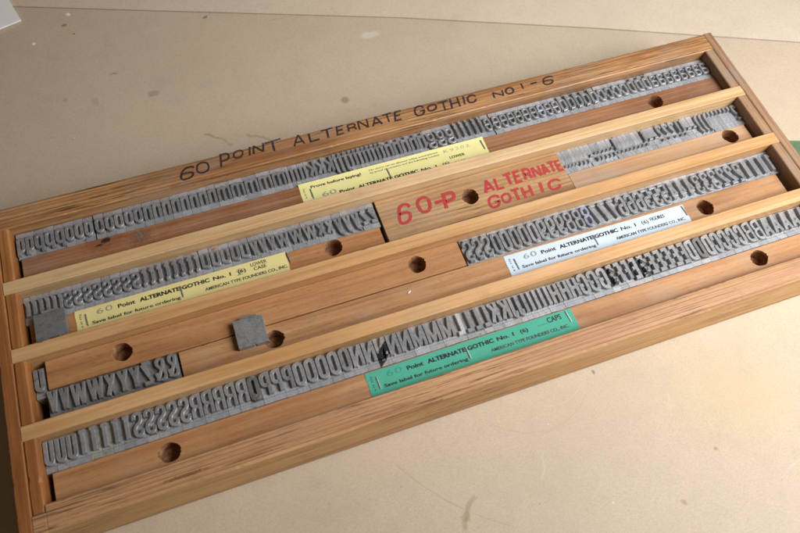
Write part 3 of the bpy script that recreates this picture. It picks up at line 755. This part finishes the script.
hand(rd[:4], ZF+0.6, M_red, bred, 2.8)
hand(rd[4:], ZF+0.6, M_red, bred, 2.4)

# ------------------------------------------------------------------ paper labels
def text_mesh(s, bold=0.0, space=1.0):
    cu = bpy.data.curves.new('txt', 'FONT'); cu.body = s; cu.size = 1.0; cu.offset = bold; cu.space_character = space
    cu.resolution_u = 3
    o = bpy.data.objects.new('txt', cu); COL.objects.link(o)
    bpy.context.view_layer.update()
    dg = bpy.context.evaluated_depsgraph_get()
    me = bpy.data.meshes.new_from_object(o.evaluated_get(dg))
    bpy.data.objects.remove(o); return me
def put_text(root, s, u0, u1, base, h, mat, z, bold=0.02, rot=0.0, space=1.0, tilt=0.0):
    """lettering whose ink spans u0..u1 and whose capitals are h high, baseline at base (label coordinates, mm)"""
    me = text_mesh(s, bold, space)
    xs = [v.co.x for v in me.vertices]; a, b = min(xs), max(xs)
    ky = h/0.73; kx = (u1-u0)/(b-a)
    for v in me.vertices:
        x, y = (v.co.x-a)*kx, v.co.y*ky
        y += tilt*x
        if rot: x, y = -y, x
        v.co = ((x+(u0 if not rot else rot))*S, (y+(base if not rot else base))*S, z*S)
    return new_obj('lettering', me, mat, root)
def staple(root, u, v, ln, ang, z):
    bm = bmesh.new(); bm_box(bm, -0.42, 0.42, -ln/2, ln/2, 0, 0.5, 0.16)
    for e_ in (-1, 1): bm_box(bm, -0.3, 0.3, e_*ln/2-0.3, e_*ln/2+0.3, -2.5, 0.3)
    o = new_obj('staple', mesh_of(bm, 'staple'), M_staple, root)
    o.location = (u*S, v*S, z*S); o.rotation_euler = (0, 0, ang)
M_staple = metal('dull steel staple', (0.30, 0.31, 0.33), 0.4, 0.42)
M_staple_b = metal('bright steel staple', (0.46, 0.48, 0.48), 0.4, 0.42)
M_ink = flat('black printing ink', (0.025, 0.022, 0.022), 0.6, 0.3, 1500)
M_ink2 = flat('thin printing ink', (0.07, 0.065, 0.06), 0.6, 0.3, 1500)
M_stamp = flat('pale rubber stamp ink', (0.36, 0.38, 0.30), 0.7, 0.3, 1500)
M_pencil = flat('grey pencil', (0.27, 0.28, 0.25), 0.6, 0.3, 2000)
def paper(name, c, torn=None):
    t = NT(name); v = t.coord()
    n = t.noise(v, 60, 5, 0.6); f = t.noise(v, 1800, 3, 0.6)
    col = t.ramp(f, [(0.3, tuple(x*0.93 for x in c)), (0.7, tuple(min(1, x*1.05) for x in c))])
    col = t.mix(t.mapr(n, 0.5, 0.75, 0, 0.25), col, tuple(x*0.8 for x in c))
    n3 = t.noise(v, 210, 4, 0.7)
    col = t.mix(t.mapr(n3, 0.68, 0.74, 0, 0.5), col, tuple(x*0.5 for x in c))
    if torn: 
        n4 = t.noise(v, 90, 3, 0.7); col = t.mix(t.mapr(n4, 0.70, 0.74, 0, 0.7), col, torn)
    t.color(col); t.rough(0.8); t.b.inputs['Specular IOR Level'].default_value = 0.2; t.bump(n, 0.2, 0.0006)
    return t.m
def label(x, y, w, h, mat, lab, rot=0.0, curl=0.0, chip=False):
    root = empty('paper_label', (x, y, ZF+0.08))
    root.rotation_euler = (0, 0, rot)
    bm = bmesh.new(); nx, ny = 48, 8; g = {}
    for i in range(nx+1):
        for j in range(ny+1):
            u, v = w*i/nx, h*j/ny
            z = 0.10+0.05*math.sin(u*0.11+v*0.4+x)+0.03*math.sin(u*0.31+x)
            z += curl*max(0, (v-(h-2.5))/2.5)**2
            e_ = 0.12*math.sin(v*2.3+x)+0.1*math.sin(v*5.1)
            uu = u + (e_ if i in (0, nx) else 0)
            vv = v + (0.06*math.sin(u*0.9) if j in (0, ny) else 0)
            g[i, j] = bm.verts.new((uu*S, vv*S, z*S))
    for i in range(nx):
        for j in range(ny):
            if chip and i == 0 and 2 <= j <= 3: continue
            bm.faces.new((g[i, j], g[i+1, j], g[i+1, j+1], g[i, j+1]))
    me = mesh_of(bm, 'paper', True)
    new_obj('paper', me, mat, root)
    tag(root, lab, 'label', 'printed labels stapled to the wooden blocks')
    return root
ZL = 0.24
def standard(root, top, end_lines, extra=None, stampcol=None, bright=False, number='60', side='4 M 770'):
    """top = v of the label's back edge; text hangs from it"""
    M, M2 = M_ink, M_ink2
    put_text(root, number, 14, 24.5, top-6.6, 4.2, stampcol or M_pencil, ZL, 0.0, space=1.15, tilt=0.03)
    put_text(root, 'Point', 28, 39.5, top-6.5, 3.0, M, ZL, 0.026)
    put_text(root, 'ALTERNATE GOTHIC', 42.5, 90.5, top-6.5, 3.0, M, ZL, 0.04)
    put_text(root, 'No. 1', 93, 105.5, top-6.5, 2.8, M, ZL, 0.026)
    put_text(root, '(6)', 110.5, 116, top-6.5, 2.9, M, ZL, 0.012)
    put_text(root, 'Save label for future ordering', 10, 69, top-12.9, 2.3, M, ZL, 0.022)
    put_text(root, 'AMERICAN TYPE FOUNDERS CO., INC.', 86, 144.5, top-12.6, 2.4, M2, ZL, 0.022)
    for s, u0, u1, b, h in end_lines: put_text(root, s, u0, u1, b, h, M, ZL, 0.012)
    put_text(root, side, 0, 10.5, top-13.5, 1.5, M2, ZL, 0.0, rot=4.2)
    ms = M_staple_b if bright else M_staple
    for u, v, a in ((7.0, top-8.6, 0.05), (70.8, top-8.0, 0.03), (147.0, top-5.4, 0.08)):
        bm_ = None
        staple(root, u, v, 8.5, a, 0.2)
        root.children[-1].data.materials[0] = ms
# yellow label of the back row, its front edge tucked behind the divider
yl = paper('yellow label paper', (0.70, 0.66, 0.30)); 
y1 = label(201.4, 155.0, 149.6, 19.4, yl, 'pale yellow paper label reading Prove before laying, half hidden behind a divider', curl=0.9)
t1 = 19.4
put_text(y1, 'Prove before laying!', 8.5, 48, t1-5.4, 2.4, M_ink, ZL, 0.022)
put_text(y1, 'No claims can be allowed unless accompanied', 55, 110.5, t1-3.6, 1.25, M_ink2, ZL, 0.006)
put_text(y1, 'by proof of contents and the following number', 55, 111.5, t1-6.2, 1.25, M_ink2, ZL, 0.006)
put_text(y1, 'K9202', 115.5, 137, t1-5.4, 3.0, M_stamp, ZL, 0.0, space=1.3)
put_text(y1, 'LOWER', 118, 130.5, t1-11.9, 2.5, M_ink, ZL, 0.014)
put_text(y1, 'CASE', 119.5, 129, t1-17.2, 2.0, M_ink, ZL, 0.014)
put_text(y1, '60', 15, 26, t1-15.0, 4.0, M_pencil, ZL, 0, tilt=.02)
put_text(y1, 'Point', 28, 40, t1-16.0, 2.7, M_ink, ZL, 0.026)
put_text(y1, 'ALTERNATE GOTHIC', 42.5, 90.5, t1-16.0, 2.7, M_ink, ZL, 0.04)
put_text(y1, 'No. 1', 93, 105.5, t1-16.0, 2.5, M_ink, ZL, 0.026)
put_text(y1, '(6)', 110.5, 116, t1-16.0, 2.6, M_ink, ZL, 0.012)
put_text(y1, '4 M 770', 0, 9, t1-13, 1.4, M_ink2, ZL, 0.0, rot=3.8)
for u, v, a in ((8.0, t1-10.2, 0.02), (68.6, t1-10.2, 0.06), (147.2, t1-7, 0.05)): staple(y1, u, v, 8.5, a, 0.2)
# yellow label of the second row
y2 = label(31.6, 104.8, 145.6, 17.6, paper('golden label paper', (0.70, 0.62, 0.28)), 'golden yellow paper label reading LOWER CASE, below the lowercase s and t sorts', rot=0.006)
standard(y2, 17.6, [('LOWER', 120, 131.5, 13.4, 2.8), ('CASE', 121.5, 130.5, 9.9, 2.8)])
put_text(y2, '2', 109.4, 113.6, 9.5, 4.2, M_pencil, ZL, 0, tilt=0.0)
put_text(y2, '-', 110, 113, 13.4, 3.0, M_pencil, ZL+0.01, 0)
# white label of the third row
b3 = label(324.2, 53.2, 148.0, 17.6, paper('bluish white label paper', (0.55, 0.65, 0.76)), 'bluish white paper label reading FIGURES, in the third row', rot=-0.008)
standard(b3, 17.6, [('FIGURES', 118, 130, 11.6, 3.0)])
# green label of the front row
g4 = label(202.0, 1.3, 151.0, 17.4, paper('sea green label paper', (0.075, 0.37, 0.27), (0.20, 0.38, 0.28)), 'sea green paper label reading CAPS, stapled in the front row')
standard(g4, 17.4, [('CAPS', 131.5, 142, 11.9, 4.0)], bright=True, stampcol=flat('faded stamp on green', (0.06, 0.27, 0.2), 0.6, 0.3, 1500))
bm = bmesh.new(); bm_box(bm, 123.5, 131, 12.0, 12.25, ZL, ZL+0.02)
new_obj('rule_line', mesh_of(bm, 'rule_line'), M_ink2, g4)

# ------------------------------------------------------------------ bits and pieces
def crumb(x, y, z, sx, sy, sz, mat, name, lab, cat, rot=0):
    bm = bmesh.new(); bmesh.ops.create_icosphere(bm, subdivisions=2, radius=1)
    for v in bm.verts:
        k = 1+random.uniform(-.25, .25); v.co = Vector((v.co.x*sx*k*S, v.co.y*sy*k*S, (v.co.z*sz*k+sz*0.8)*S))
    o = new_obj(name, mesh_of(bm, name), mat); o.location = (x*S, y*S, z*S); o.rotation_euler = (0, 0, rot)
    tag(o, lab, cat)
M_chip = flat('pale chip', (0.75, 0.72, 0.68), 0.7); M_spl = flat('orange splinter', (0.42, 0.16, 0.05), 0.7)
crumb(250.5, 65.6, ZF, 1.5, 0.6, 0.4, M_chip, 'paint_chip', 'tiny white chip on the wooden block below the drilled hole', 'chip', 0.5)
crumb(130.5, 141.2, ZS+0.1, 1.6, 0.7, 0.5, M_spl, 'wood_splinter', 'tiny orange splinter on the lowercase u sorts', 'splinter', 0.2)
# paper sheet at the top left corner
bm = bmesh.new()
bm_prism(bm, [(19.0, 444.7), (-70, 420), (-95, 500), (-2, 524)], TABLE+0.6, TABLE+2.2, 0.2)
o = new_obj('white_card', mesh_of(bm, 'white_card'), flat('white card stock', (0.78, 0.78, 0.76), 0.5, 0.03, 60))
tag(o, 'corner of a white card lying at the far left of the table', 'card')
# green mat beyond the right rail
bm = bmesh.new()
bm_prism(bm, [(W+WE+3, 126.5), (760, 70), (700, -110), (W+WE+3, -60)], TABLE+0.05, TABLE+2.0, 0.3)
o = new_obj('green_mat', mesh_of(bm, 'green_mat'), flat('green mat', (0.10, 0.17, 0.09), 0.7, 0.25, 40))
tag(o, 'dark green mat just beyond the right rail of the case', 'mat')

# ------------------------------------------------------------------ light
w = bpy.data.worlds.new('World'); scene.world = w; w.use_nodes = True
bg = w.node_tree.nodes['Background']
bg.inputs[0].default_value = (1.0, 0.70, 0.44, 1); bg.inputs[1].default_value = 0.085
def area(name, loc, aim, size, sizey, power, col):
    li = bpy.data.lights.new(name, 'AREA'); li.shape = 'RECTANGLE'; li.size = size; li.size_y = sizey
    li.energy = power; li.spread = math.radians(108); li.color = col
    o = bpy.data.objects.new(name, li); COL.objects.link(o)
    o.location = loc
    o.rotation_euler = (Vector(aim)-Vector(loc)).to_track_quat('-Z', 'Y').to_euler()
    return o
area('window_light', (0.88, -0.25, 0.63), (0.54, 0.09, 0), 0.45, 0.75, 6.9, (1.0, 0.98, 0.955))

# ------------------------------------------------------------------ camera
cam = bpy.data.cameras.new('Camera'); co = bpy.data.objects.new('Camera', cam); COL.objects.link(co)
Mx = [[0.9409510875605299, -0.3351204018566917, 0.048014238284758017], [0.27654595037320284, 0.8426750484216814, 0.46197521589334123], [0.19527772056954698, 0.42141793866294613, -0.8855921932934117]]
R = Matrix([[Mx[0][i], Mx[1][i], -Mx[2][i]] for i in range(3)])
co.matrix_world = Matrix.Translation(Vector((149.9496, -131.7052, 481.1162))*S) @ R.to_4x4()
cam.sensor_width = 36; cam.lens = 730.2065/800*36
cam.dof.use_dof = True; cam.dof.focus_distance = 0.575; cam.dof.aperture_fstop = 11
cam.clip_start = 0.01; cam.clip_end = 20
scene.camera = co
scene.view_settings.view_transform = 'Standard'; scene.view_settings.look = 'None'
scene.view_settings.exposure = 0; scene.view_settings.gamma = 1
